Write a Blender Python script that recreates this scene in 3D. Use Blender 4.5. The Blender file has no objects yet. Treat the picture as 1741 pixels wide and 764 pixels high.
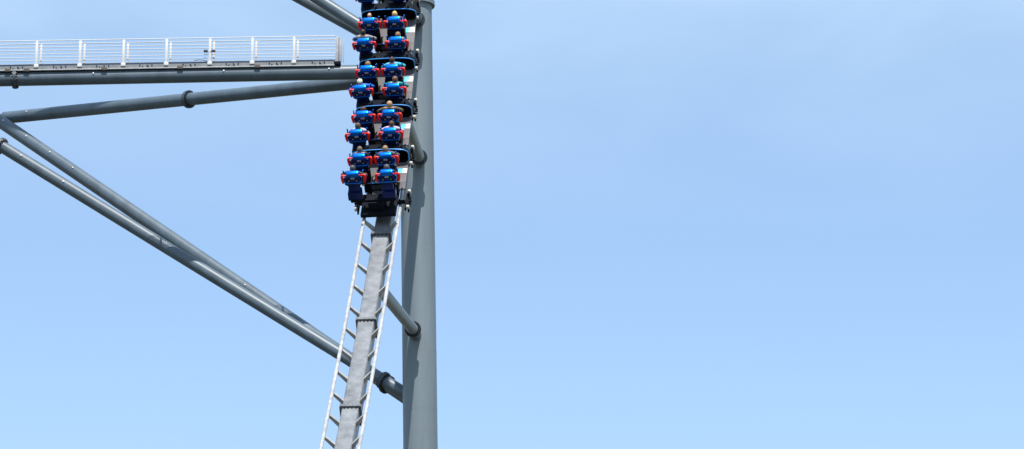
import bpy, bmesh, math, random
from mathutils import Vector, Matrix
random.seed(4)
R = math.radians
scene = bpy.context.scene
COL = scene.collection

# ------------------------------------------------------------------ camera
F_PX, PITCH, CAM_Z = 6300.0, R(16.0), 1.7
cam_d = bpy.data.cameras.new('camera')
cam_d.sensor_width = 36.0
cam_d.lens = 36.0 * F_PX / 1741.0
cam_d.clip_start, cam_d.clip_end = 0.5, 6000.0
cam = bpy.data.objects.new('camera', cam_d)
COL.objects.link(cam)
cam.location = (0, 0, CAM_Z)
cam.rotation_euler = (R(90) + PITCH, 0, 0)
scene.camera = cam
CR, CU, CF = Vector((1, 0, 0)), Vector((0, -math.sin(PITCH), math.cos(PITCH))), Vector((0, math.cos(PITCH), math.sin(PITCH)))

def pix(px, py, y):
    d = CR * ((px - 870.5) / F_PX) + CU * ((382.0 - py) / F_PX) + CF
    return Vector((0, 0, CAM_Z)) + d * (y / d.y)

# ------------------------------------------------------------------ materials
def mat(name, col, rough=0.5, metal=0.0, coat=0.0, var=0.0, scale=3.0, bump=0.0, spec=0.5, col2=None, streak=False):
    m = bpy.data.materials.new(name); m.use_nodes = True
    nt = m.node_tree; b = nt.nodes['Principled BSDF']
    b.inputs['Roughness'].default_value = rough
    b.inputs['Metallic'].default_value = metal
    b.inputs['Coat Weight'].default_value = coat
    b.inputs['Coat Roughness'].default_value = 0.12
    b.inputs['Specular IOR Level'].default_value = spec
    b.inputs['Base Color'].default_value = (*col, 1)
    if var > 0 or bump > 0:
        tc = nt.nodes.new('ShaderNodeTexCoord')
        mp = nt.nodes.new('ShaderNodeMapping')
        nt.links.new(tc.outputs['Object'], mp.inputs['Vector'])
        if streak: mp.inputs['Scale'].default_value = (1.0, 1.0, 0.12)
        nz = nt.nodes.new('ShaderNodeTexNoise'); nz.inputs['Scale'].default_value = scale
        nz.inputs['Detail'].default_value = 6.0; nz.inputs['Roughness'].default_value = 0.62
        nt.links.new(mp.outputs['Vector'], nz.inputs['Vector'])
        if var > 0:
            rp = nt.nodes.new('ShaderNodeValToRGB')
            c2 = col2 or tuple(c * (1 - var) for c in col)
            rp.color_ramp.elements[0].position = 0.34; rp.color_ramp.elements[0].color = (*c2, 1)
            rp.color_ramp.elements[1].position = 0.68; rp.color_ramp.elements[1].color = (*[min(1, c * (1 + var * .6)) for c in col], 1)
            nt.links.new(nz.outputs['Fac'], rp.inputs['Fac'])
            nt.links.new(rp.outputs['Color'], b.inputs['Base Color'])
            mr = nt.nodes.new('ShaderNodeMapRange')
            mr.inputs['To Min'].default_value = max(0.03, rough - .08); mr.inputs['To Max'].default_value = min(1, rough + .1)
            nt.links.new(nz.outputs['Fac'], mr.inputs['Value']); nt.links.new(mr.outputs['Result'], b.inputs['Roughness'])
        if bump > 0:
            bp = nt.nodes.new('ShaderNodeBump'); bp.inputs['Strength'].default_value = bump; bp.inputs['Distance'].default_value = 0.01
            nt.links.new(nz.outputs['Fac'], bp.inputs['Height']); nt.links.new(bp.outputs['Normal'], b.inputs['Normal'])
    return m

M = dict(
    steel=mat('support_paint', (0.083, 0.115, 0.146), 0.42, var=0.2, scale=1.7, bump=0.05, streak=True),
    column=mat('column_paint', (0.152, 0.188, 0.212), 0.52, var=0.18, scale=1.1, bump=0.05, streak=True),
    flange=mat('flange_paint', (0.055, 0.075, 0.095), 0.5, var=0.25, scale=5),
    bolt=mat('bolt_steel', (0.03, 0.035, 0.045), 0.5, metal=0.4),
    lug=mat('galvanised_lug', (0.7, 0.7, 0.68), 0.45),
    white=mat('white_railing', (0.62, 0.61, 0.6), 0.5, var=0.06, scale=6),
    toe=mat('toe_board', (0.01, 0.035, 0.085), 0.5, var=0.2, scale=4),
    channel=mat('walkway_channel', (0.2, 0.21, 0.215), 0.55, var=0.22, scale=4),
    lip=mat('galvanised_lip', (0.4, 0.41, 0.43), 0.5, var=0.2, scale=5),
    grate=mat('grating', (0.1, 0.105, 0.11), 0.6, var=0.3, scale=30),
    rust=mat('saddle_block', (0.10, 0.085, 0.075), 0.7, var=0.3, scale=8),
    blue=mat('blue_seat_paint', (0.004, 0.17, 0.7), 0.25, metal=0.92, coat=0.0, var=0.1, scale=4),
    navy=mat('navy_seat_shell', (0.0015, 0.015, 0.12), 0.34, metal=0.5, coat=0.0, var=0.2, scale=5),
    rim=mat('light_blue_rim', (0.06, 0.33, 0.8), 0.3, metal=0.2, coat=0.0),
    black=mat('black_shell', (0.003, 0.005, 0.011), 0.62, var=0.3, scale=6, spec=0.12),
    dark=mat('dark_chassis', (0.004, 0.006, 0.011), 0.65, var=0.3, scale=6, spec=0.1),
    panel=mat('dark_rear_panel', (0.06, 0.065, 0.085), 0.45, var=0.2, scale=4),
    floor=mat('grey_tread_floor', (0.085, 0.079, 0.085), 0.6, var=0.16, scale=9, bump=0.15),
    red=mat('red_plastic', (0.78, 0.006, 0.003), 0.38, coat=0.0, var=0.1, scale=6),
    plate=mat('number_plate', (0.42, 0.42, 0.47), 0.4),
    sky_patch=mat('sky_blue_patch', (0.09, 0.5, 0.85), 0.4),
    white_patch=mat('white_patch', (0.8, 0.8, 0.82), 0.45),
    rail=mat('track_rail', (0.4, 0.4, 0.4), 0.35, var=0.3, scale=4),
    spine=mat('track_spine', (0.18, 0.19, 0.205), 0.5, var=0.35, scale=2.5),
    wheel=mat('pale_wheel', (0.5, 0.46, 0.40), 0.5, var=0.15, scale=8),
    concrete=mat('concrete', (0.33, 0.31, 0.29), 0.85, var=0.2, scale=3, bump=0.2),
    ground=mat('ground_dirt', (0.05, 0.041, 0.033), 0.95, var=0.35, scale=0.12, bump=0.3, col2=(0.045, 0.05, 0.025)),
    lamp=mat('lamp_housing', (0.02, 0.018, 0.018), 0.5),
    cable=mat('black_cable', (0.015, 0.015, 0.02), 0.6),
)

# ------------------------------------------------------------------ mesh helpers
class MB:
    def __init__(s): s.bm = bmesh.new(); s.mi = 0
    def _set(s, faces):
        for f in faces: f.material_index = s.mi
    def box(s, c, size, bevel=0.0, rot=None, taper=None):
        r = bmesh.ops.create_cube(s.bm, size=1.0)
        vs = r['verts']
        for v in vs:
            k = taper if (taper and v.co.z > 0) else 1.0
            v.co = Vector((v.co.x * size[0] * k, v.co.y * size[1] * k, v.co.z * size[2]))
        fs = list({f for v in vs for f in v.link_faces}); s._set(fs)
        if bevel:
            es = list({e for v in vs for e in v.link_edges})
            rb = bmesh.ops.bevel(s.bm, geom=es, offset=bevel, segments=2, affect='EDGES', profile=0.6)
            s._set(rb['faces']); vs = list({v for f in rb['faces'] for v in f.verts} | {v for v in vs if v.is_valid})
            # every vert of the bevelled island
        for v in vs:
            co = v.co
            if rot: co = rot @ co
            v.co = co + Vector(c)
        return s
    def ring(s, pts): return [s.bm.verts.new(p) for p in pts]
    def skin(s, a, b, close=True):
        n = len(a)
        for i in range(n if close else n - 1):
            j = (i + 1) % n
            f = s.bm.faces.new((a[i], a[j], b[j], b[i])); f.material_index = s.mi
    def cap(s, r, flip=False):
        f = s.bm.faces.new(list(reversed(r)) if flip else r); f.material_index = s.mi
    def tube(s, pts, rad, n=16, caps=True, squash=None):
        pts = [Vector(p) for p in pts]
        rads = rad if isinstance(rad, (list, tuple)) else [rad] * len(pts)
        prev = None; rings = []
        for i, p in enumerate(pts):
            t = (pts[min(i + 1, len(pts) - 1)] - pts[max(i - 1, 0)]).normalized()
            if prev is None:
                up = Vector((0, 0, 1)) if abs(t.z) < 0.9 else Vector((0, 1, 0))
                a = t.cross(up).normalized()
            else:
                a = (prev - t * prev.dot(t)).normalized()
            prev = a; b = a.cross(t).normalized()
            rings.append(s.ring([p + (a * math.cos(2 * math.pi * k / n) + b * math.sin(2 * math.pi * k / n) * (squash or 1)) * rads[i] for k in range(n)]))
        for q, w in zip(rings, rings[1:]): s.skin(q, w)
        if caps: s.cap(rings[0], True); s.cap(rings[-1])
        return s
    def loft(s, rings, caps=True):
        rr = [s.ring(r) for r in rings]
        for q, w in zip(rr, rr[1:]): s.skin(q, w)
        if caps: s.cap(rr[0], True); s.cap(rr[-1])
        return s
    def ball(s, c, r, sx=1, sy=1, sz=1, seg=16):
        q = bmesh.ops.create_uvsphere(s.bm, u_segments=seg, v_segments=seg // 2 + 2, radius=r)
        for v in q['verts']: v.co = Vector((v.co.x * sx, v.co.y * sy, v.co.z * sz)) + Vector(c)
        s._set({f for v in q['verts'] for f in v.link_faces}); return s
    def build(s, name, mats, parent=None, angle=38, loc=None):
        bmesh.ops.recalc_face_normals(s.bm, faces=s.bm.faces)
        me = bpy.data.meshes.new(name); s.bm.to_mesh(me); s.bm.free()
        for m in (mats if isinstance(mats, (list, tuple)) else [mats]): me.materials.append(m)
        me.polygons.foreach_set('use_smooth', [True] * len(me.polygons))
        me.set_sharp_from_angle(angle=R(angle))
        o = bpy.data.objects.new(name, me); COL.objects.link(o)
        if parent: o.parent = parent
        if loc is not None: o.location = loc
        return o

def tag(o, label=None, cat=None, group=None, kind=None):
    if label: o['label'] = label
    if cat: o['category'] = cat
    if group: o['group'] = group
    if kind: o['kind'] = kind
    return o

def empty(name, loc=(0, 0, 0)):
    o = bpy.data.objects.new(name, None); o.empty_display_size = 0.2
    COL.objects.link(o); o.location = loc; return o

def copy_tree(o, parent=None):
    c = o.copy(); COL.objects.link(c)
    if parent: c.parent = parent
    for ch in list(o.children): copy_tree(ch, c)
    return c

def rrect(hw, hh, n=5, r=0.05):
    """rounded rectangle outline in 2-D, counter-clockwise"""
    out = []
    for cx, cy, a0 in ((hw - r, hh - r, 0), (-hw + r, hh - r, 90), (-hw + r, -hh + r, 180), (hw - r, -hh + r, 270)):
        for k in range(n + 1):
            a = R(a0 + 90 * k / n); out.append((cx + r * math.cos(a), cy + r * math.sin(a)))
    return out

# ------------------------------------------------------------------ world, sun, view
SUN = Vector((0.068, -0.450, 0.890)).normalized()
el = math.asin(SUN.z); az = math.atan2(SUN.x, SUN.y)
w = bpy.data.worlds.new('World'); scene.world = w; w.use_nodes = True
nt = w.node_tree; bg = nt.nodes['Background']
sky = nt.nodes.new('ShaderNodeTexSky'); sky.sky_type = 'NISHITA'; sky.sun_disc = False
sky.sun_elevation = el; sky.sun_rotation = az % (2 * math.pi)
sky.altitude = 200; sky.air_density = 1.0; sky.dust_density = 0.35; sky.ozone_density = 1.6
tcw = nt.nodes.new('ShaderNodeTexCoord'); mpw = nt.nodes.new('ShaderNodeMapping'); mpw.inputs['Scale'].default_value = (9.0, 9.0, 24.0)
mpw.inputs['Rotation'].default_value = (0, R(14), 0)
cl = nt.nodes.new('ShaderNodeTexNoise'); cl.inputs['Scale'].default_value = 1.6; cl.inputs['Detail'].default_value = 5; cl.inputs['Roughness'].default_value = 0.5; cl.inputs['Distortion'].default_value = 0.4
nt.links.new(tcw.outputs['Generated'], mpw.inputs['Vector']); nt.links.new(mpw.outputs['Vector'], cl.inputs['Vector'])
sx = nt.nodes.new('ShaderNodeSeparateXYZ'); nt.links.new(tcw.outputs['Generated'], sx.inputs['Vector'])
veil = nt.nodes.new('ShaderNodeMapRange'); veil.inputs['From Min'].default_value = 0.27; veil.inputs['From Max'].default_value = 0.345; veil.inputs['To Min'].default_value = 0.07; veil.inputs['To Max'].default_value = 0.74
nt.links.new(sx.outputs['Z'], veil.inputs['Value'])
wis = nt.nodes.new('ShaderNodeMapRange'); wis.inputs['From Min'].default_value = 0.3; wis.inputs['From Max'].default_value = 0.7; wis.inputs['To Min'].default_value = 0.72; wis.inputs['To Max'].default_value = 1.3
nt.links.new(cl.outputs['Fac'], wis.inputs['Value'])
mu = nt.nodes.new('ShaderNodeMath'); mu.operation = 'MULTIPLY'; nt.links.new(veil.outputs['Result'], mu.inputs[0]); nt.links.new(wis.outputs['Result'], mu.inputs[1])
mxw = nt.nodes.new('ShaderNodeMix'); mxw.data_type = 'RGBA'; mxw.inputs['B'].default_value = (2.8, 3.95, 5.3, 1)
nt.links.new(mu.outputs['Value'], mxw.inputs['Factor']); nt.links.new(sky.outputs['Color'], mxw.inputs['A']); nt.links.new(mxw.outputs['Result'], bg.inputs['Color'])
bg.inputs['Strength'].default_value = 0.14
sd = bpy.data.lights.new('sun', 'SUN'); sd.energy = 4.6; sd.angle = R(0.5); sd.color = (1.0, 0.955, 0.89)
so = bpy.data.objects.new('sun', sd); COL.objects.link(so)
so.rotation_euler = SUN.to_track_quat('Z', 'Y').to_euler(); so.location = (-30, -20, 90)
vs = scene.view_settings
scene.display_settings.display_device = 'sRGB'
vs.view_transform = 'Standard'; vs.look = 'None'; vs.exposure = 0.5; vs.gamma = 1.0; vs.use_curve_mapping = False
scene.cycles.max_bounces = 6

# ------------------------------------------------------------------ ground
g = MB(); n = 24
vv = [[g.bm.verts.new(((i - n / 2) * 200, (j - n / 2) * 200, 0)) for i in range(n + 1)] for j in range(n + 1)]
for j in range(n):
    for i in range(n): g.bm.faces.new((vv[j][i], vv[j][i + 1], vv[j + 1][i + 1], vv[j + 1][i]))
tag(g.build('ground', M['ground']), kind='structure')

# ------------------------------------------------------------------ supports
def frame_of(d):
    d = d.normalized(); a = d.cross(Vector((0, 0, 1)) if abs(d.z) < .9 else Vector((0, 1, 0))).normalized(); return a, a.cross(d).normalized()

def flange(p, d, r, parent, nb=18, thick=0.05, grow=0.105, two=True, base=None, name='flange', bolt=.034):
    """bolted joint round a pipe: two plates and a ring of bolts (in one mesh); coordinates relative to base"""
    base = base or Vector(); p = p - base; d = d.normalized(); a, b = frame_of(d)
    m = MB()
    for sgn in ((-1, 1) if two else (1,)):
        c0 = p + d * (0.006 * sgn); c1 = p + d * ((thick + .006) * sgn)
        m.tube([c0, c1], r + grow, n=36)
    m.mi = 1
    for k in range(nb):
        q = a * math.cos(2 * math.pi * k / nb) + b * math.sin(2 * math.pi * k / nb)
        for sgn in ((-1, 1) if two else (1,)):
            m.tube([p + q * (r + grow * .55) + d * ((thick + .004) * sgn), p + q * (r + grow * .55) + d * ((thick + .055) * sgn)], bolt, n=6)
    return m.build(name, [M['flange'], M['bolt']], parent)

def beam(name, p0, p1, r, label, cat, flanges=(), lugs=(), group=None, seg=10, r1=None, n=40):
    base = (p0 + p1) * .5
    root = empty(name, base); tag(root, label, cat, group)
    pts = [p0.lerp(p1, i / seg) - base for i in range(seg + 1)]
    rr = [r + ((r1 or r) - r) * i / seg for i in range(seg + 1)]
    MB().tube(pts, rr, n=n).build('pipe', M['steel'], root)
    d = (p1 - p0).normalized()
    for p in flanges: flange(p, d, r, root, base=base)
    for p in lugs:      # small galvanised lug welded on the side that looks at the camera
        q = p - base; m = MB()
        toward = Vector((0, -1, 0.25)); toward = (toward - d * toward.dot(d)).normalized()
        s_ = q + toward * (r - .01)
        m.tube([s_, s_ + toward * .05], .028, n=8); m.build('lifting_lug', M['lug'], root)
    return root

def on_line(p0, p1, px):
    """point of a segment that shows at picture column px"""
    lo, hi = 0.0, 1.0
    def X(t):
        p = p0.lerp(p1, t) - Vector((0, 0, CAM_Z)); return 870.5 + F_PX * p.dot(CR) / p.dot(CF)
    for _ in range(50):
        m_ = (lo + hi) / 2
        if (X(m_) - px) * (X(hi) - X(lo)) < 0: lo = m_
        else: hi = m_
    return p0.lerp(p1, lo)

YC = 134.5                                   # column plane
def extend(p0, p1, a, b):                    # lengthen a segment by metres at either end
    d = (p1 - p0).normalized(); return p0 - d * a, p1 + d * b

# main column: from its concrete foot up past the top of the picture
cA, cB = pix(706.0, 0, YC), pix(709.5, 299, YC)
dcol = (cA - cB).normalized()
foot = cB - dcol * ((cB.z - 0.6) / dcol.z)
topc = cA + dcol * 24.0
root = empty('support_column', foot)
tag(root, 'tall thick grey steel column standing upright behind the blue train', 'support column')
RC = 0.63
jn = cA - dcol * .17                        # flange near the top of the picture
m = MB(); L1 = (jn - foot).length
m.tube([foot + dcol * (L1 * i / 16) - foot for i in range(17)], [RC + .03 - .03 * i / 16 for i in range(17)], n=64)
m.build('shaft', M['column'], root)
m = MB(); m.tube([jn + dcol * .03 - foot, topc - foot], RC - .06, n=64); m.build('upper_shaft', M['column'], root)
m = MB(); m.tube([jn - dcol * .105 - foot, jn - dcol * .10 - foot, jn - dcol * .012 - foot, jn - dcol * .006 - foot, jn + dcol * .001 - foot, jn + dcol * .075 - foot], [RC, RC + .12, RC + .12, RC + .10, RC + .115, RC + .115], n=64)
m.build('joint_ring', M['column'], root)
for py in (170, 248, 420, 600, 700):
    p = pix(708, py, YC); t = (p - foot).dot(dcol); m = MB()
    m.tube([dcol * (t - .012), dcol * t, dcol * (t + .012)], [RC + .002, RC + .0335 - .03 * t / L1, RC + .002], n=64, caps=False)
    m.build('weld_seam', M['column'], root)
m = MB(); m.box((foot.x, foot.y, 0.3), (3.2, 3.2, 0.62), 0.04)
tag(m.build('concrete_footing', M['concrete']), 'square concrete footing under the tall grey column', 'footing')

def axis_at(py): 
    p = pix(708, py, YC); return foot + dcol * ((p - foot).dot(dcol))

# walkway beam
w0, w1 = pix(0, 135, YC - .1), pix(600, 123.2, YC - .1)
W0, W1 = extend(w0, w1, 9, 2.2)
TW = 0.2785
beam('walkway_beam', W0, W1, TW, 'long level grey pipe carrying the white railed walkway', 'support beam',
     flanges=[on_line(W0, W1, 26)], lugs=[on_line(W0, W1, x) for x in (381.5, 160, 560)])
# a second column beyond the left edge of the picture carries the other end of the walkway beam
lc = pix(-98, 140, YC + .85); fl_ = Vector((lc.x, lc.y, .6)); rt = empty('support_column', fl_)
tag(rt, 'second grey steel column beyond the left end of the walkway railing', 'support column')
MB().tube([Vector((0, 0, (90 - .6) * i / 12)) for i in range(13)], .62, n=64).build('shaft', M['column'], rt)
m = MB(); m.tube([(0, 0, 54.9), (0, 0, 55.1)], .74, n=64); m.build('joint_ring', M['column'], rt)
m = MB(); m.box((fl_.x, fl_.y, .3), (3.2, 3.2, .62), .04)
tag(m.build('concrete_footing', M['concrete']), 'square concrete footing under the column left of the walkway', 'footing')

# brace rising to the right under the walkway, coming towards the camera
b0, b1 = pix(0, 201.5, 147.4), pix(600, 141.0, 135.3)
b1x = b0 + (b1 - b0) * 1.12
bl = on_line(b0, b1x, 8)
beam('brace_beam', bl, b1x, 0.256, 'slanting grey pipe with a bolted joint, rising under the walkway to the train', 'support beam',
     flanges=[on_line(b0, b1x, 321)], lugs=[on_line(b0, b1x, 52)])
# two diagonals at lower left, running down to the foot of the column
d0, d1 = pix(0, 206.5, 146.6), pix(136, 299, 144.44)
D0, D1 = d0 + (d0 - d1) * .9, on_line(d0, d0 + (d1 - d0) * 7, 712)
beam('diagonal_beam', D0, D1, 0.263, 'upper of two grey diagonal pipes descending from the lower end of the brace', 'support beam',
     flanges=[on_line(D0, D1, 658)], lugs=[on_line(D0, D1, x) for x in (9, 48, 88, 127, 420)], group='grey diagonal pipes below the brace')
e0, e1 = pix(0, 247.5, 140.2), pix(84, 299, 139.53)
E0, E1 = e0 + (e0 - e1) * 1.3, on_line(e0, e0 + (e1 - e0) * 11, 712)
beam('diagonal_beam', E0, E1, 0.239, 'lower of two grey diagonal pipes, with a bolted joint at the picture edge', 'support beam',
     flanges=[on_line(E0, E1, 1.5), on_line(E0, E1, 652)], lugs=[on_line(E0, E1, 38), on_line(E0, E1, 110)], group='grey diagonal pipes below the brace')
# pair at the top left, dropping to the column behind the train
p0, p1 = pix(543.5, 0, 136.9), pix(604, 38.5, 136.5)
beam('upper_diagonal_beam', p0 + (p0 - p1) * 9, p0 + (p1 - p0) * 2.6, 0.234, 'upper pipe of the close pair slanting down to the train above the walkway end', 'support beam', group='paired pipes slanting down to the train')
q0, q1 = pix(514, 0, 137.795), pix(604, 49.5, 137.2)
beam('upper_diagonal_beam', q0 + (q0 - q1) * 6, q0 + (q1 - q0) * 2.0, 0.217, 'lower pipe of the close pair slanting down to the train above the walkway end', 'support beam', group='paired pipes slanting down to the train')

# ------------------------------------------------------------------ walkway with white railings
def deck_y(px): return 111.3 - px * (111.3 - 102.2) / 560.0     # deck top in the picture (near edge)
def _front(px):
    c = on_line(W0, W1, px); a_ = R(15); T = c + Vector((0, -TW * math.cos(a_), TW * math.sin(a_))); y = YC - .3
    for _ in range(12): y = T.y - (pix(px, deck_y(px), y).z - .235 - T.z) * abs(SUN.y) / SUN.z + .045
    return y
YF0, YF1 = _front(0), _front(560)
print('walkway front', YF0 - YC, YF1 - YC)
def wp(px, py, back=0.0):
    """point of the walkway's near face; 'back' goes across the deck, away from the camera"""
    return pix(px, py, YF0 + (YF1 - YF0) * px / 560.0) + Vector((0.11 * back / .37, back, 0))
walk = empty('walkway', wp(290, deck_y(290)))
tag(walk, 'narrow maintenance walkway with white tubular railings, on the long level pipe', 'walkway')
B0 = walk.location.copy()
XS0, XE = -420, 569
def wl(px, dz=0.0, back=0.0):      # along the walkway, dz metres above the deck
    return wp(px, deck_y(px), back) + Vector((0, 0, dz)) - B0
WD = 0.40
UPX = 1.0 / (F_PX / 140.6 * math.cos(R(18.6)))  # metres of height per picture pixel here
def strip(name, m_, z0, z1, b0_, b1_, xs=XS0, xe=XE):
    m = MB(); rings = []
    for i in range(13):
        x = xs + (xe - xs) * i / 12
        rings.append([wl(x, z0, b0_), wl(x, z1, b0_), wl(x, z1, b1_), wl(x, z0, b1_)])
    m.loft(rings); return m.build(name, m_, walk, angle=30)
strip('deck', M['grate'], -0.055, -0.02, 0.012, WD - .012)
strip('toe_board', M['toe'], -0.022 - .03, 0.016, -0.004, 0.008, xe=XE)
strip('toe_board', M['toe'], -0.022 - .03, 0.05, WD - .008, WD + .004, xe=XE)
strip('edge_channel', M['channel'], -0.19, -0.056, -0.012, 0.012)
strip('edge_channel', M['channel'], -0.19, -0.056, WD - .01, WD + .014)
strip('lower_lip', M['lip'], -0.235, -0.193, -0.045, 0.05)
posts = [62 - 73.3 * k for k in range(6, 0, -1)] + [62, 136, 210, 283, 357, 429, 500]
HT = 41.0 * UPX
SP = 5.72 * UPX
for back, sc in ((0.0, 1.0), (WD, 0.8)):
    for x in posts:
        m = MB(); c = wl(x, 0, back - .02)
        m.box(c + Vector((0, 0, HT * .5 - .045)), (0.095 * sc, 0.05, HT + .02), 0.008)
        if back == 0: m.box(c + Vector((0, -.012, -.065)), (0.175, 0.07, 0.125), 0.01)
        m.build('railing_post', M['white'], walk)
    for k in range(7):
        z = HT - SP * k
        m = MB()
        rr = 0.018 if k == 0 else 0.0125
        pts = [wl(x, z, back) for x in [XS0 + (XE - 3 - XS0) * i / 12 for i in range(13)]]
        if back == 0:   # the rail turns round the end of the walkway and joins the far railing
            e = wl(XE - 3, z, 0); fr = wl(XE - 3, z, WD) ; ax = (wl(XE, z) - wl(XE - 20, z)).normalized()
            for t in (25, 50, 75): pts.append(e + ax * .12 * math.sin(R(t)) + (fr - e).normalized() * .12 * (1 - math.cos(R(t))))
            pts.append(e + ax * .12 + (fr - e) * .5)
            for t in (75, 50, 25, 0): pts.append(fr + ax * .12 * math.sin(R(t)) - (fr - e).normalized() * .12 * (1 - math.cos(R(t))))
        m.tube(pts, rr, n=8).build('railing_rail', M['white'], walk)
for back in (0.0, WD):
    for x in (573,) if back == 0 else (571.5,):
        m = MB(); c = wl(x, 0, back); m.box(c + Vector((0, -.01, HT * .5 - .06)), (0.1, 0.06, HT + .06), 0.012); m.build('end_post', M['lip'], walk)
for ex, bk, wd in ((575.5, .12, .035), (578, .2, .03), (579.5, .3, .03)):
    m = MB(); c = wl(ex, 0, bk); m.box(c + Vector((0, 0, HT * .5 - .02)), (wd, .035, HT - .02), 0.008); m.build('end_bar', M['lip'], walk)
m = MB(); c = wl(571, -.13, WD * .5); m.box(c, (0.26, WD + .1, 0.14), 0.03); m.build('end_bracket', M['dark'], walk)
for x in (-250, -118, 13, 45, 177, 306, 437):
    m = MB(); c = wl(x, -.215, .05); m.box(c, (0.22, .26, 0.13), 0.02); m.build('saddle_block', M['rust'], walk)
for x in [99 + 73.3 * k for k in range(-5, 7)]:
    for dx, dz in ((-.16, -.095), (.12, -.1), (-.06, -.155), (.16, -.16), (.3, -.09)):
        m = MB(); m.tube([wl(x, dz, -.014) + Vector((dx, 0, 0)), wl(x, dz, -.045) + Vector((dx, 0, 0))], .024, n=8)
        m.build('channel_bolt', M['bolt'], walk)
# cable on the deck edge and the two little floodlights on the fifth post
m = MB(); m.tube([wl(330 + 3.3 * i, 0.05 + 0.035 * math.sin(i * .55), -.02) for i in range(8)], .012, n=6)
tag(m.build('cable', M['cable'], loc=B0), 'short dark cable sagging along the walkway edge below the floodlights', 'cable')
for sgn, x in ((-1, 357 - 6.5), (1, 357 + 6.5)):
    rt = empty('floodlight', wl(x, HT - 25.5 * UPX, -.06) + B0)
    m = MB(); m.box((0, -.02, .045), (.15, .12, .07), .012); m.build('housing', M['lamp'], rt)
    m = MB(); m.box((0, -.02, .002), (.12, .09, .012), .003); m.build('lens', M['plate'], rt)
    m = MB(); m.tube([(0, 0, .03), (-sgn * .12, 0.01, .03)], .014, n=8); m.build('bracket', M['lamp'], rt)
    tag(rt, 'small dark floodlight on the %s side of a white railing post' % ('left' if sgn < 0 else 'right'), 'floodlight', 'floodlights on the walkway post')

# ------------------------------------------------------------------ the train: path and car frames
PITCH_CAR = 2.6
anch_px = [(650.5, -46), (648.5, 38), (644.5, 119), (638.5, 196), (632.5, 268.5)]
anchors = [None] * 5
anchors[4] = pix(*anch_px[4], 119.2)
for i in (3, 2, 1, 0):
    lo, hi = anchors[i + 1].y, anchors[i + 1].y + PITCH_CAR
    for _ in range(60):
        md = (lo + hi) / 2
        if (pix(*anch_px[i], md) - anchors[i + 1]).length < PITCH_CAR: lo = md
        else: hi = md
    anchors[i] = pix(*anch_px[i], lo)
# smooth tangent: pitch angle linear along the train
th = [math.atan2((anchors[i] - anchors[i + 1]).z, math.hypot((anchors[i] - anchors[i + 1]).x, (anchors[i] - anchors[i + 1]).y)) for i in range(4)]
tm = sum(th) / 4; sl = sum((1.5 - i) * (th[i] - tm) for i in range(4)) / 5.0       # per car, rising upwards
def theta(i): return tm + sl * (1.5 - (i - .5))
fx = [0.035, 0.038, 0.045, 0.05, 0.05]
def axes(i):
    t = theta(i); Fv = Vector((fx[i], math.cos(t), math.sin(t))).normalized()
    Rv = Fv.cross(Vector((0, 0, 1))).normalized(); Uv = Rv.cross(Fv)
    rho = 0.028
    Rn = (Rv * math.cos(rho) + Uv * math.sin(rho)).normalized(); Un = Rn.cross(Fv).normalized()
    return Rn, Fv, Un
ZF = 1.0           # floor lies 1 m under the seat-back centre
def car_matrix(i):
    Rn, Fv, Un = axes(i)
    m = Matrix((Rn, Fv, Un)).transposed().to_4x4()
    m.translation = anchors[i] - Un * ZF
    return m
print('theta', [round(math.degrees(t), 1) for t in th], [round(math.degrees(theta(i)), 1) for i in range(5)])

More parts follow.
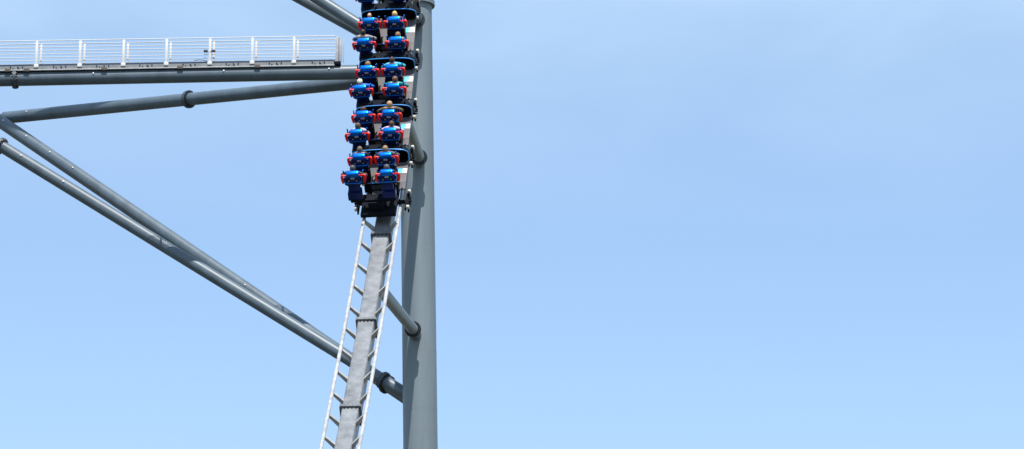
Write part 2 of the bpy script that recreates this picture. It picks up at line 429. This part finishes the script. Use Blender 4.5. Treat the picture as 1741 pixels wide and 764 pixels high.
# car coordinates: x right, y forward, z up, origin on the floor under the front row's backs; H = height over the floor
XO = 0.09          # the floor and cowl sit a little right of the seats
def make_seat(parent, x, y):
    s0 = MB()      # navy lower shell of the backrest
    prof = [(-.015, 0.98), (-.03, .92), (-.035, .84), (-.03, .76), (-.05, .73), (.10, .70), (.16, .78), (.13, .98)]
    rings = []
    for xx, k in ((-.275, .55), (-.268, .85), (-.245, 1), (0, 1), (.245, 1), (.268, .85), (.275, .55)):
        rings.append([(xx * (0.86 + .14 * min(1, max(0, (1.0 - z) / .15))), .05 + (yy - .05) * k, .85 + (z - .85) * (k * .5 + .5)) for yy, z in prof])
    s0.loft(rings)
    seat = s0.build('seat', M['navy'], parent, angle=50); seat.location = (x, y, 0)
    # rounded headrest pod
    h = MB(); prof = [(.165, .97), (.182, 1.05), (.178, 1.085), (.162, 1.107), (.14, 1.12), (.118, 1.1225), (.085, 1.1155), (.05, 1.1075), (.02, 1.0985), (-.006, 1.079), (-.028, 1.04), (-.038, 1.0), (-.036, .965), (-.018, .945)]
    rings = []
    for xx, k in ((-.215, .72), (-.211, .83), (-.202, .915), (-.187, .97), (-.165, 1), (0, 1.004), (.165, 1), (.187, .97), (.202, .915), (.211, .83), (.215, .72)):
        rings.append([(xx * (1.0 - .05 * (z - .945) / .2), .065 + (yy - .065) * k, 1.04 + (z - 1.04) * k) for yy, z in prof])
    h.loft(rings); h.build('headrest', M['blue'], seat, angle=75)
    # tub under the backrest
    t = MB(); outl = rrect(.31, .27, 6, .12)
    t.loft([[(a * k, .2 + b * k, z) for a, b in outl] for z, k in ((.60, .62), (.62, .86), (.66, .97), (.74, 1.0), (.755, .98), (.745, .9))], caps=True)
    t.build('seat_tub', M['navy'], seat, angle=50)
    # lip that curls up both flanks
    l = MB(); pts = []
    for k in range(15):
        u = -1 + 2 * k / 14; xx = .315 * (1 if abs(u) > .8 else abs(u) / .8) * (1 if u > 0 else -1)
        xx = .31 * math.sin(u * math.pi / 2) if abs(u) < 1 else .31 * u
        zz = .735 + .15 * max(0, (abs(u) - .55) / .45) ** 1.6
        pts.append((xx, -.06 + .12 * max(0, (abs(u) - .5) / .5), zz))
    l.tube(pts, .019, n=8).build('seat_lip', M['blue'], seat)
    p = MB(); p.box((0, .14, .47), (.36, .3, .36), .03); p.box((0, .12, .2), (.46, .38, .3), .03)
    p.build('pedestal', M['navy'], seat)
    q = MB(); q.box((0, -.042, .915), (.13, .014, .062), .004); q.mi = 1
    for dx in (-.035, -.012, .012, .035): q.box((dx, -.0505, .915), (.012, .004, .03))
    q.build('number_plate', [M['plate'], M['panel']], seat)
    for sx in (-.135, .135):
        b = MB(); b.mi = 0; b.tube([(sx, -.02, .825), (sx, -.044, .825)], .058, n=16); b.mi = 1; b.tube([(sx, -.044, .825), (sx, -.06, .825)], .03, n=12)
        b.build('hinge_bolt', [M['black'], M['spine']], seat)
    for s in (-1, 1):
        a = MB(); o_ = .345 if s < 0 else .405
        a.tube([(s * .19, .02, .995), (s * (o_ - .1), .02, 1.0), (s * (o_ - .04), .02, 1.012), (s * o_, .015, 1.0), (s * (o_ + .012), .0, .95), (s * (o_ + .006), -.015, .86), (s * (o_ - .012), -.03, .755), (s * (o_ - .016), -.03, .73)],
               [.023, .026, .036, .05, .052, .045, .036, .022], n=10)
        a.build('restraint_arm', M['red'], seat)
        hd = MB(); hd.tube([(s * .335, .30, .84), (s * .335, .31, 1.0)], [.024, .022], n=10); hd.ball((s * .335, .311, 1.0), .028, seg=10)
        hd.build('grab_handle', M['blue'], seat)
        c_ = MB(); c_.box((s * .275, .2, .84), (.05, .3, .16), .02); c_.build('side_bolster', M['navy'], seat)
    return seat

def cowl_ring(y, k, dz, n=56, hw=.98, hh=.285):
    out = []
    for i in range(n):
        a = 2 * math.pi * i / n; c, s = math.cos(a), math.sin(a)
        ex = 0.42
        px_, pz_ = math.copysign(abs(c) ** ex, c), math.copysign(abs(s) ** (ex + .08), s)
        z = hh * pz_ + (.03 * (1 - px_ * px_) if pz_ > 0 else 0)
        out.append((XO + .02 + hw * k * px_, y, .25 + dz + z * (0.5 + .5 * k)))
    return out

def make_car():
    car = empty('coaster_car')
    f = MB(); f.box((XO, .60, -.02), (1.92, 1.24, .04), .008)
    f.build('floor', M['floor'], car)
    f = MB(); f.box((XO + .86, -.22, -.03), (.2, .44, .05), .006); f.box((XO + .86, -.38, .0), (.05, .1, .06), .01); f.build('side_step', M['floor'], car)
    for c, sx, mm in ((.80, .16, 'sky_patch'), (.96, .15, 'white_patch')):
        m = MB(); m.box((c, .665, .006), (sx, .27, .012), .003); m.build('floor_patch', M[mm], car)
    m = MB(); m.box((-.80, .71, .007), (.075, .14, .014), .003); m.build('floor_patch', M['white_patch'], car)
    c = MB()
    ra, rb, rc = c.ring(cowl_ring(1.20, 1, 0)), c.ring(cowl_ring(1.42, .985, -.012)), c.ring(cowl_ring(1.56, .93, -.04))
    c.skin(ra, rb); c.skin(rb, rc); c.cap(rc)
    ia, ib = c.ring(cowl_ring(1.20, .972, 0)), c.ring(cowl_ring(1.50, .90, -.03))
    c.skin(ra, ia); c.skin(ia, ib); c.cap(ib)
    cw = c.build('front_cowl', M['black'], car)
    r_ = MB(); pts = [p for p in cowl_ring(1.195, .99, 0, n=72)]
    # the rim follows the cowl all round except along the floor
    top = [p for p in pts if p[2] > .06]; top.sort(key=lambda p: math.atan2(p[2] - .0, p[0] - XO))
    r_.tube(top, .017, n=8); r_.build('cowl_rim', M['rim'], cw)
    h = MB(); h.box((-.72, 1.5, .44), (.2, .2, .1), .02); h.box((.12, 1.48, .515), (1.5, .2, .04), .015); h.box((.85, 1.5, .44), (.18, .16, .09), .02)
    h.build('cowl_hood', M['dark'], cw)
    for x in (-.45, .45):
        k = MB(); k.box((x, .11, .26), (.64, .24, .5), .05); k.box((x, .3, .12), (.5, .2, .2), .04); k.build('leg_guard', M['dark'], car)
    for s_ in (-1, 1):
        k = MB(); k.tube([(.03 + s_ * .16, -.1, .02), (.03 + s_ * .13, .02, .14), (.03 + s_ * .09, .1, .2), (.03 + s_ * .1, .2, .14), (.03 + s_ * .16, .3, .02)], .022, n=8); k.build('hose', M['cable'], car)
    # chassis under the floor and the rear row
    ch = MB(); ch.box((.24, .55, -.58), (.98, .95, .36), .03); ch.box((.17, .62, -.25), (1.15, 1.1, .4), .03); ch.box((.17, -.85, -.42), (1.2, 1.1, .14), .03); ch.box((.02, -1.0, .03), (1.5, .36, .1), .03)
    ch.box((.1, -1.0, -.2), (.5, .5, .4), .03)
    ch.build('chassis', M['dark'], car)
    rp = MB(); o = rrect(.31, .135, 5, .06)
    rp.loft([[(XO + .03 + a, .03, -.155 + b) for a, b in o], [(XO + .03 + a, -.06, -.155 + b) for a, b in o]]); rp.mi = 1
    o = rrect(.25, .085, 5, .04); rp.loft([[(XO + .03 + a, -.05, -.15 + b) for a, b in o], [(XO + .03 + a, -.066, -.15 + b) for a, b in o]])
    rp.build('rear_panel', [M['black'], M['panel']], car)
    st = MB(); st.box((XO + .03, -.175, -.30), (.46, .2, .035), .01); st.build('rear_tread', M['floor'], car)
    e = MB(); e.tube([(-.25, -.03, .006), (.5, -.03, .006)], .018, n=8); e.build('floor_edging', M['rim'], car)
    for sx in (-1, 1):
        xb = .25 + sx * .86
        b = MB(); b.box((xb - sx * .06, -.5, -.5), (.06, .95, .11), .02); b.box((xb, -.12, -.5), (.07, .18, .3), .02); b.box((xb, -.62, -.62), (.06, .14, .4), .02)
        for k in range(6): b.tube([(xb + sx * .02, -.35 - .11 * (k // 2), -.44 - .12 * (k % 2)), (xb + sx * .1, -.35 - .11 * (k // 2), -.44 - .12 * (k % 2))], .028, n=8)
        b.tube([(.25, -.5, -.5), (xb, -.5, -.5)], .07, n=12)
        wc = b.build('wheel_carrier', M['dark'], car)
        for yy, zz, rr in ((-.02, -.42, .085), (-.9, -.45, .07)):
            m = MB(); m.tube([(xb - sx * .03, yy, zz), (xb - sx * .02, yy, zz), (xb + sx * .055, yy, zz), (xb + sx * .065, yy, zz)], [rr * .9, rr, rr, rr * .9], n=24)
            m.build('wheel', M['wheel'], wc)
    for x in (-.45, .45): make_seat(car, x, 0)
    for x in (-.575, .575): make_seat(car, x, -1.08)
    return car

car0 = make_car()
# share the meshes of the four seats
seats = [c for c in car0.children if c.name.split('.')[0] == 'seat']
def by_kind(o):
    d = {}
    for c in sorted(o.children, key=lambda q: q.name): d.setdefault(c.name.split('.')[0], []).append(c)
    return d
ref = by_kind(seats[0])
for s in seats[1:]:
    s.data = seats[0].data
    for k, lst in by_kind(s).items():
        for a, b in zip(lst, ref[k]): a.data = b.data
labels = ['blue coaster car cut off by the top edge of the photo, only its rear showing',
          'blue coaster car carrying a bald rider and a blond rider in its front row',
          'blue coaster car with two turquoise shirted riders in its front row',
          'blue coaster car with a rider in an olive top in its front right seat',
          'lowest blue coaster car, its rear row of seats at the bottom of the photo']
cars = []
for i in range(5):
    c = car0 if i == 0 else copy_tree(car0)
    c.matrix_world = car_matrix(i)
    tag(c, labels[i], 'coaster car', 'cars of the coaster train')
    cars.append(c)

# ------------------------------------------------------------------ riders
def skin_mesh(verts, edges, radii, root_i=0, sub=2):
    me = bpy.data.meshes.new('sk'); me.from_pydata(verts, edges, [])
    o = bpy.data.objects.new('sk', me); COL.objects.link(o)
    o.modifiers.new('s', 'SKIN')
    for i, r in enumerate(radii):
        v = me.skin_vertices[0].data[i]
        v.radius = r if isinstance(r, tuple) else (r, r); v.use_root = (i == root_i)
    sm = o.modifiers.new('u', 'SUBSURF'); sm.levels = sub; sm.render_levels = sub
    dg = bpy.context.evaluated_depsgraph_get(); dg.update()
    out = bpy.data.meshes.new_from_object(o.evaluated_get(dg))
    bpy.data.objects.remove(o); bpy.data.meshes.remove(me)
    out.polygons.foreach_set('use_smooth', [True] * len(out.polygons))
    return out

class Sk:
    def __init__(s): s.v, s.e, s.r = [], [], []
    def add(s, p, r, par=None):
        s.v.append(p); s.r.append(r)
        if par is not None: s.e.append((par, len(s.v) - 1))
        return len(s.v) - 1
    def chain(s, pts, par):
        for p, r in pts: par = s.add(p, r, par)
        return par
# rider coordinates: origin under the hips on the seat pan; x right, y forward, z up
ARMS = {   # elbow, wrist for each side
    'grip': ((.34, .10, .36), (.28, .36, .24)),
    'wide': ((.415, .10, .42), (.34, .36, .27)),
    'lap': ((.27, .12, .26), (.17, .36, .22)),
}
def body_mesh(pose):
    k = Sk()
    pel = k.add((0, 0, .12), (.15, .11)); ch1 = k.add((0, .02, .30), (.14, .10), pel); ch2 = k.add((0, .03, .51), (.165, .105), ch1)
    nb = k.add((0, .035, .605), (.08, .07), ch2); nk = k.add((0, .075, .625), (.06, .058), nb)
    h1 = k.add((0, .115, .645), (.072, .085), nk); h2 = k.add((0, .12, .715), (.080, .097), h1); k.add((0, .11, .775), (.060, .073), h2)
    for s in (-1, 1):
        el_, wr = ARMS[pose]
        sh = k.add((s * .195, .03, .565), .068, ch2)
        e = k.add((s * el_[0], el_[1], el_[2]), .047, sh)
        w_ = k.add((s * wr[0], wr[1], wr[2]), .03, e)
        d = (Vector(wr) - Vector(el_)).normalized(); wv = Vector((s * wr[0], wr[1], wr[2])); dv = Vector((s * d.x, d.y, d.z))
        side = dv.cross(Vector((s, 0, 0))).normalized()
        palm = k.add(tuple(wv + dv * .06), (.034, .022), w_)
        for j, (o_, ln) in enumerate(((-.026, .055), (-.009, .066), (.009, .062), (.026, .05))):
            b_ = wv + dv * .085 + side * o_; bend = (dv * .6 + Vector((-s * .8, 0, 0))).normalized()
            f1 = k.add(tuple(b_), .0095, palm); f2 = k.add(tuple(b_ + dv * ln * .5), .009, f1); k.add(tuple(b_ + dv * ln * .5 + bend * ln * .5), .008, f2)
        t1 = k.add(tuple(wv + dv * .035 + side * -.035), .0105, palm); k.add(tuple(wv + dv * .06 + side * -.058 + Vector((-s * .025, 0, 0))), .009, t1)
        hp = k.add((s * .10, .05, .09), .092, pel); kn = k.add((s * .13, .46, .13), .062, hp); an = k.add((s * .12, .50, -.26), .04, kn)
        k.add((s * .12, .62, -.30), (.038, .03), an)
    return skin_mesh(k.v, k.e, k.r)
def shirt_mesh(pose):
    k = Sk(); g = .014
    pel = k.add((0, 0, .10), (.155, .118)); c1 = k.add((0, .02, .28), (.14 + g, .10 + g), pel); c2 = k.add((0, .03, .51), (.167 + g, .107 + g), c1)
    k.add((0, .035, .61), (.09, .08), c2)
    for s in (-1, 1):
        el_ = ARMS[pose][0]; a = Vector((s * .195, .03, .565)); e = Vector((s * el_[0], el_[1], el_[2]))
        sh = k.add(tuple(a), .079, c2); m2 = k.add(tuple(a.lerp(e, .55)), .074, sh); m3 = k.add(tuple(e), .064, m2); wr_ = ARMS[pose][1]; k.add(tuple(e.lerp(Vector((s * wr_[0], wr_[1], wr_[2])), .8)), .047, m3)
    return skin_mesh(k.v, k.e, k.r)
def trouser_mesh():
    k = Sk(); pel = k.add((0, 0, .095), (.165, .125))
    for s in (-1, 1):
        hp = k.add((s * .10, .05, .09), .105, pel); kn = k.add((s * .13, .46, .13), .074, hp); k.add((s * .12, .50, -.2), .058, kn)
    return skin_mesh(k.v, k.e, k.r)
def add_face(me):
    """nose, brow, ears and lips pulled out of the head's own surface"""
    for v in me.vertices:
        c = v.co
        HD = Vector((0, .05, -.06)); c -= HD
        if c.z < .60 or abs(c.x) > .12: c += HD; continue
        if c.z < .60 or abs(c.x) > .12: continue
        dx, dz = c.x, c.z - .735
        if c.y > .12:
            c.y += .024 * math.exp(-(dx / .016) ** 2 - (dz / .024) ** 2)
            c.y -= .010 * sum(math.exp(-((dx - sx) / .018) ** 2 - ((c.z - .762) / .012) ** 2) for sx in (-.034, .034))
            c.y += .006 * math.exp(-(dx / .03) ** 2 - ((c.z - .69) / .01) ** 2)
        if abs(c.x) > .06 and abs(c.y - .06) < .03 and abs(c.z - .745) < .035: c.x *= 1.16
        c += HD
BODY = {p: body_mesh(p) for p in ARMS}; SHIRT = {p: shirt_mesh(p) for p in ARMS}; TROU = trouser_mesh()
for b in BODY.values(): add_face(b)
skinm = mat('skin_tone', (0.52, 0.30, 0.21), 0.5, var=0.08, scale=12, spec=0.35)
for b in BODY.values(): b.materials.clear(); b.materials.append(skinm)
def hair_mesh(kind):
    m = MB()
    q = bmesh.ops.create_icosphere(m.bm, subdivisions=4, radius=1.0)
    rnd = random.Random(hash(kind) % 97 if False else {'short': 3, 'long': 7, 'cap': 5, 'bald': 9}[kind])
    kill = []
    for v in q['verts']:
        d = v.co.copy()
        nz = .03 * math.sin(11 * d.x + 3) * math.sin(13 * d.y + 1) + .025 * math.sin(23 * d.z + 9 * d.x) if kind != 'cap' else 0
        low = {'short': -.45, 'long': -2.0, 'cap': .05}[kind] if d.y < .15 else .35
        front = d.y > .25 and d.z < .38
        if d.z < low or front: kill.append(v)
        s = 1.0 + nz
        z = .768 + d.z * .112 * s
        if kind == 'long' and d.z < -.1: z = .768 - .011 + (d.z + .1) * .24; 
        v.co = Vector((d.x * .094 * s, .052 + d.y * .112 * s - (.02 if kind == 'long' and d.z < -.1 else 0), z))
    bmesh.ops.delete(m.bm, geom=kill, context='VERTS')
    if kind == 'cap':
        m.loft([[(.085 * math.cos(R(a)), .11 + k * math.sin(R(a)) * .14, .775 - k * .012 + t) for a in range(0, 181, 15)] for k, t in ((.2, 0), (1, 0), (1, -.008), (.2, -.008))], caps=False)
    for v in m.bm.verts: v.co = Vector((v.co.x * 1.05, .052 + (v.co.y - .052) * 1.04 + .05, v.co.z - .06))
    o = m.build('hair_tmp', M['black'], None, angle=80); me = o.data; bpy.data.objects.remove(o)
    sol = me; return sol
HAIR = {k: hair_mesh(k) for k in ('short', 'long', 'cap')}
_mc = {}
def cmat(kind, col):
    key = (kind, col)
    if key not in _mc:
        _mc[key] = mat('%s_colour' % kind, col, .62 if kind != 'hair' else .5, var=.3 if kind == 'hair' else .12, scale=30 if kind == 'hair' else 9, bump=.3, spec=.3)
    return _mc[key]
def child(name, me, m_, par):
    o = bpy.data.objects.new(name, me); COL.objects.link(o); o.parent = par
    if not me.materials: me.materials.append(m_)
    o.material_slots[0].link = 'OBJECT'; o.material_slots[0].material = m_
    return o
BROWN, DBROWN, TAN, GREY, BLOND = (.075, .04, .022), (.03, .018, .013), (.24, .15, .08), (.11, .10, .095), (.55, .36, .15)
# car, row, seat(-1 left / +1 right), pose, hair kind, hair colour, shirt colour, dx, dy, dz, lean (deg), label
RID = [
 (1, 0, -1, 'wide', None, None, (.09, .085, .09), .02, 0, -.06, 'bald rider in dark grey sitting left of the blond rider'),
 (1, 0, 1, 'grip', 'long', BLOND, (.07, .07, .10), .03, 0, -.03, 'rider with fair blond hair in the front row beside the bald rider'),
 (1, 1, -1, 'wide', 'short', DBROWN, (.26, .245, .235), -.0, .05, .03, 'dark haired rider in a pale grey shirt seated behind the bald rider'),
 (1, 1, 1, 'grip', 'short', TAN, (.33, .28, .25), .03, 0, -.13, 'rider sunk low behind the headrest, seated behind the blond rider'),
 (2, 0, -1, 'grip', 'short', TAN, (.06, .42, .55), .01, 0, -.11, 'low sitting rider in turquoise, in the front row left of the dark haired turquoise rider'),
 (2, 0, 1, 'wide', 'short', (.06, .028, .03), (.05, .45, .62), .02, .05, -.0, 'dark haired rider in a turquoise shirt with shoulder showing'),
 (2, 1, -1, 'wide', 'cap', (.68, .63, .52), (.02, .13, .55), .02, 0, -.02, 'rider with a cream cap and bright blue shirt'),
 (2, 1, 1, 'wide', 'short', (.16, .085, .04), (.01, .21, .22), .03, .05, .01, 'brown haired rider in a dark teal shirt beside the rider in a cream cap'),
 (3, 0, -1, 'grip', 'short', BROWN, (.02, .11, .45), .05, 0, -.09, 'brown haired rider in blue sitting left of the rider in olive'),
 (3, 0, 1, 'wide', 'short', (.42, .26, .13), (.13, .095, .045), -.0, .1, .07, 'tall rider with light brown hair and an olive top'),
 (3, 1, -1, 'grip', 'long', (.10, .065, .05), (.55, .52, .55), .04, 0, -.02, 'brown haired rider in a white top beside the rider in lavender'),
 (3, 1, 1, 'wide', 'short', (.085, .04, .03), (.50, .42, .56), .0, .05, -.0, 'dark haired rider in a lavender shirt behind the rider in olive'),
 (4, 0, -1, 'grip', 'short', (.14, .10, .08), (.03, .033, .03), .04, .05, .02, 'rider with greyish brown hair in the lowest car, left front seat, dressed in black'),
 (4, 0, 1, 'wide', 'short', (.30, .19, .11), (.13, .12, .12), .02, .05, .02, 'rider with tan hair and a mid grey top in the lowest car'),
 (4, 1, -1, 'wide', 'short', (.06, .06, .065), (.055, .05, .06), .0, .0, .0, 'rider with charcoal hair in the left seat of the bottom row'),
 (4, 1, 1, 'lap', 'short', (.08, .072, .065), (.03, .03, .04), .03, .0, -.03, 'rider with dark grey hair in the right seat of the bottom row'),
]
for (ci, row, sd_, pose, hk, hc, sc_, dx, dy, dz, lab) in RID:
    p = bpy.data.objects.new('person', BODY[pose]); COL.objects.link(p)
    x = (.45 if row == 0 else .575) * sd_; y = 0 if row == 0 else -1.08
    loc = Matrix.Translation((x + dx, y + .25 + dy * .3, .385 + dz))
    p.matrix_world = car_matrix(ci) @ loc @ Matrix.Rotation(random.uniform(-.16, .16), 4, 'Z') @ Matrix.Rotation(random.uniform(-.07, .07), 4, 'Y') @ Matrix.Rotation(random.uniform(-.12, .02), 4, 'X') @ Matrix.Diagonal((random.uniform(.94, 1.05), 1, random.uniform(.96, 1.02), 1))
    tag(p, lab, 'person', 'riders on the coaster train')
    child('shirt', SHIRT[pose], cmat('shirt', sc_), p)
    child('trousers', TROU, cmat('trousers', random.choice(((.02, .025, .04), (.03, .03, .032), (.05, .06, .09)))), p)
    if hk: child('cap' if hk == 'cap' else 'hair', HAIR[hk], cmat('hair', hc), p)

# ------------------------------------------------------------------ the track
XT, ZT = .25, -.62                             # rails' centre line in car coordinates
track_pts = []                                 # (point, R, F, U) from the top down
Rn, Fv, Un = axes(0)
def tp(i): 
    a, b, c = axes(i); mtx = car_matrix(i); return mtx @ Vector((XT, 0, ZT)), a, b, c
P0 = tp(0)
for k in range(6, 0, -1): track_pts.append((P0[0] + Fv * (1.3 + k * 2.2), Rn, Fv, Un))
for i in range(5):
    track_pts.append(tp(i))
p, a, b, c = track_pts[-1]; t = theta(4); hx = .06
dth = R(1.15)
while p.z > 4.0 and t > R(4):
    b = Vector((hx, math.cos(t), math.sin(t))).normalized(); a = b.cross(Vector((0, 0, 1))).normalized(); u = a.cross(b)
    p = p - b * PITCH_CAR; track_pts.append((p, a, b, u)); t -= dth
TB = track_pts[4][0].copy()
trk = empty('coaster_track', TB)
tag(trk, 'pale steel coaster track climbing steeply under the blue train', 'coaster track')
def tl(off): return [q + r_ * off[0] + u_ * off[1] - TB for q, r_, f_, u_ in track_pts]
def dense(pts, k=6):
    out = []
    for i in range(len(pts) - 1):
        p0_, p1_, p2_, p3_ = pts[max(i - 1, 0)], pts[i], pts[i + 1], pts[min(i + 2, len(pts) - 1)]
        for j in range(k):
            s = j / k
            out.append(.5 * ((2 * p1_) + (p2_ - p0_) * s + (2 * p0_ - 5 * p1_ + 4 * p2_ - p3_) * s * s + (3 * p1_ - p0_ - 3 * p2_ + p3_) * s ** 3))
    out.append(pts[-1]); return out
for s in (-1, 1):
    MB().tube(dense(tl((s * .585, 0))), .06, n=14).build('rail', M['rail'], trk)
# box spine, seams at each splice
cs = dense(tl((0, -.62))); rsd = dense([r_ for q, r_, f_, u_ in track_pts]); usd = dense([u_ for q, r_, f_, u_ in track_pts])
m = MB(); o = rrect(.27, .3, 3, .05)
m.loft([[c_ + r_ * a + u_ * b for a, b in o] for c_, r_, u_ in zip(cs, rsd, usd)]); m.build('spine', M['spine'], trk)
rl, rr_ = dense(tl((-.585, 0))), dense(tl((.585, 0)))
for i in range(0, len(cs), 3):
    m = MB()
    if i + 1 < len(cs): f_ = (cs[i + 1] - cs[i]).normalized()
    else: f_ = (cs[i] - cs[i - 1]).normalized()
    pr = [rl[i], cs[i] + usd[i] * .28 - rsd[i] * .25, cs[i] + usd[i] * .28 + rsd[i] * .25, rr_[i], rr_[i] - usd[i] * .12, cs[i] + usd[i] * .1 + rsd[i] * .268, cs[i] + usd[i] * .1 - rsd[i] * .268, rl[i] - usd[i] * .12]
    m.loft([[q + f_ * d for q in pr] for d in (-.05, .05)]); m.build('tie', M['rail'], trk)

for i in range(4, len(cs) - 1, 12):
    f_ = (cs[i + 1] - cs[i]).normalized(); m = MB(); o = rrect(.345, .375, 3, .06)
    for d in (-.05, .008): m.loft([[cs[i] + rsd[i] * a + usd[i] * b + f_ * (d + e_) for a, b in o] for e_ in (0, .042)])
    m.mi = 1
    for a in (-.305, -.18, -.06, .06, .18, .305):
        for b in (-.335, .335):
            m.tube([cs[i] + rsd[i] * a + usd[i] * b + f_ * -.1, cs[i] + rsd[i] * a + usd[i] * b + f_ * .1], .028, n=6)
    m.build('splice_flange', [M['spine'], M['bolt']], trk)

# short braces from the column to the spine, each ending in a bolted flange
def column_arm(name, fl_px, yf, to, r, label, stub_py):
    fl = pix(*fl_px, yf); d = (to - fl).normalized()
    rt = empty(name, fl); tag(rt, label, 'support brace', 'bolted braces between column and track')
    MB().tube([d * .05, to - fl], r, n=36).build('pipe', M['column'], rt)
    flange(fl, d, r, rt, nb=16, thick=.05, grow=.105, base=fl, bolt=.05)
    ax = axis_at(stub_py); m = MB(); m.tube([-d * .05, -d * .35, ax - fl], [r + .01, r + .02, r + .02], n=36); m.build('stub', M['column'], rt)
sp = [TB + q for q in cs]
def spine_at(py):
    return min(sp, key=lambda q: abs(382 - F_PX * (q - Vector((0, 0, CAM_Z))).dot(CU) / (q - Vector((0, 0, CAM_Z))).dot(CF) - py))
column_arm('track_brace', (713, 268), YC - 1.3, spine_at(196) + Vector((.3, 0, 0)), .2, 'grey pipe brace with bolted flange low on the column, beside the lower cars', 287)
column_arm('track_brace', (709, 34), YC - 1.3, spine_at(-40) + Vector((.3, 0, 0)), .2, 'bolted flange brace high on the column, mostly hidden behind the train', 47)
column_arm('track_brace', (702, 560), YC - 1.3, spine_at(500) + Vector((.3, 0, 0)), .2, 'bolted brace joining column and empty track below the train', 585)
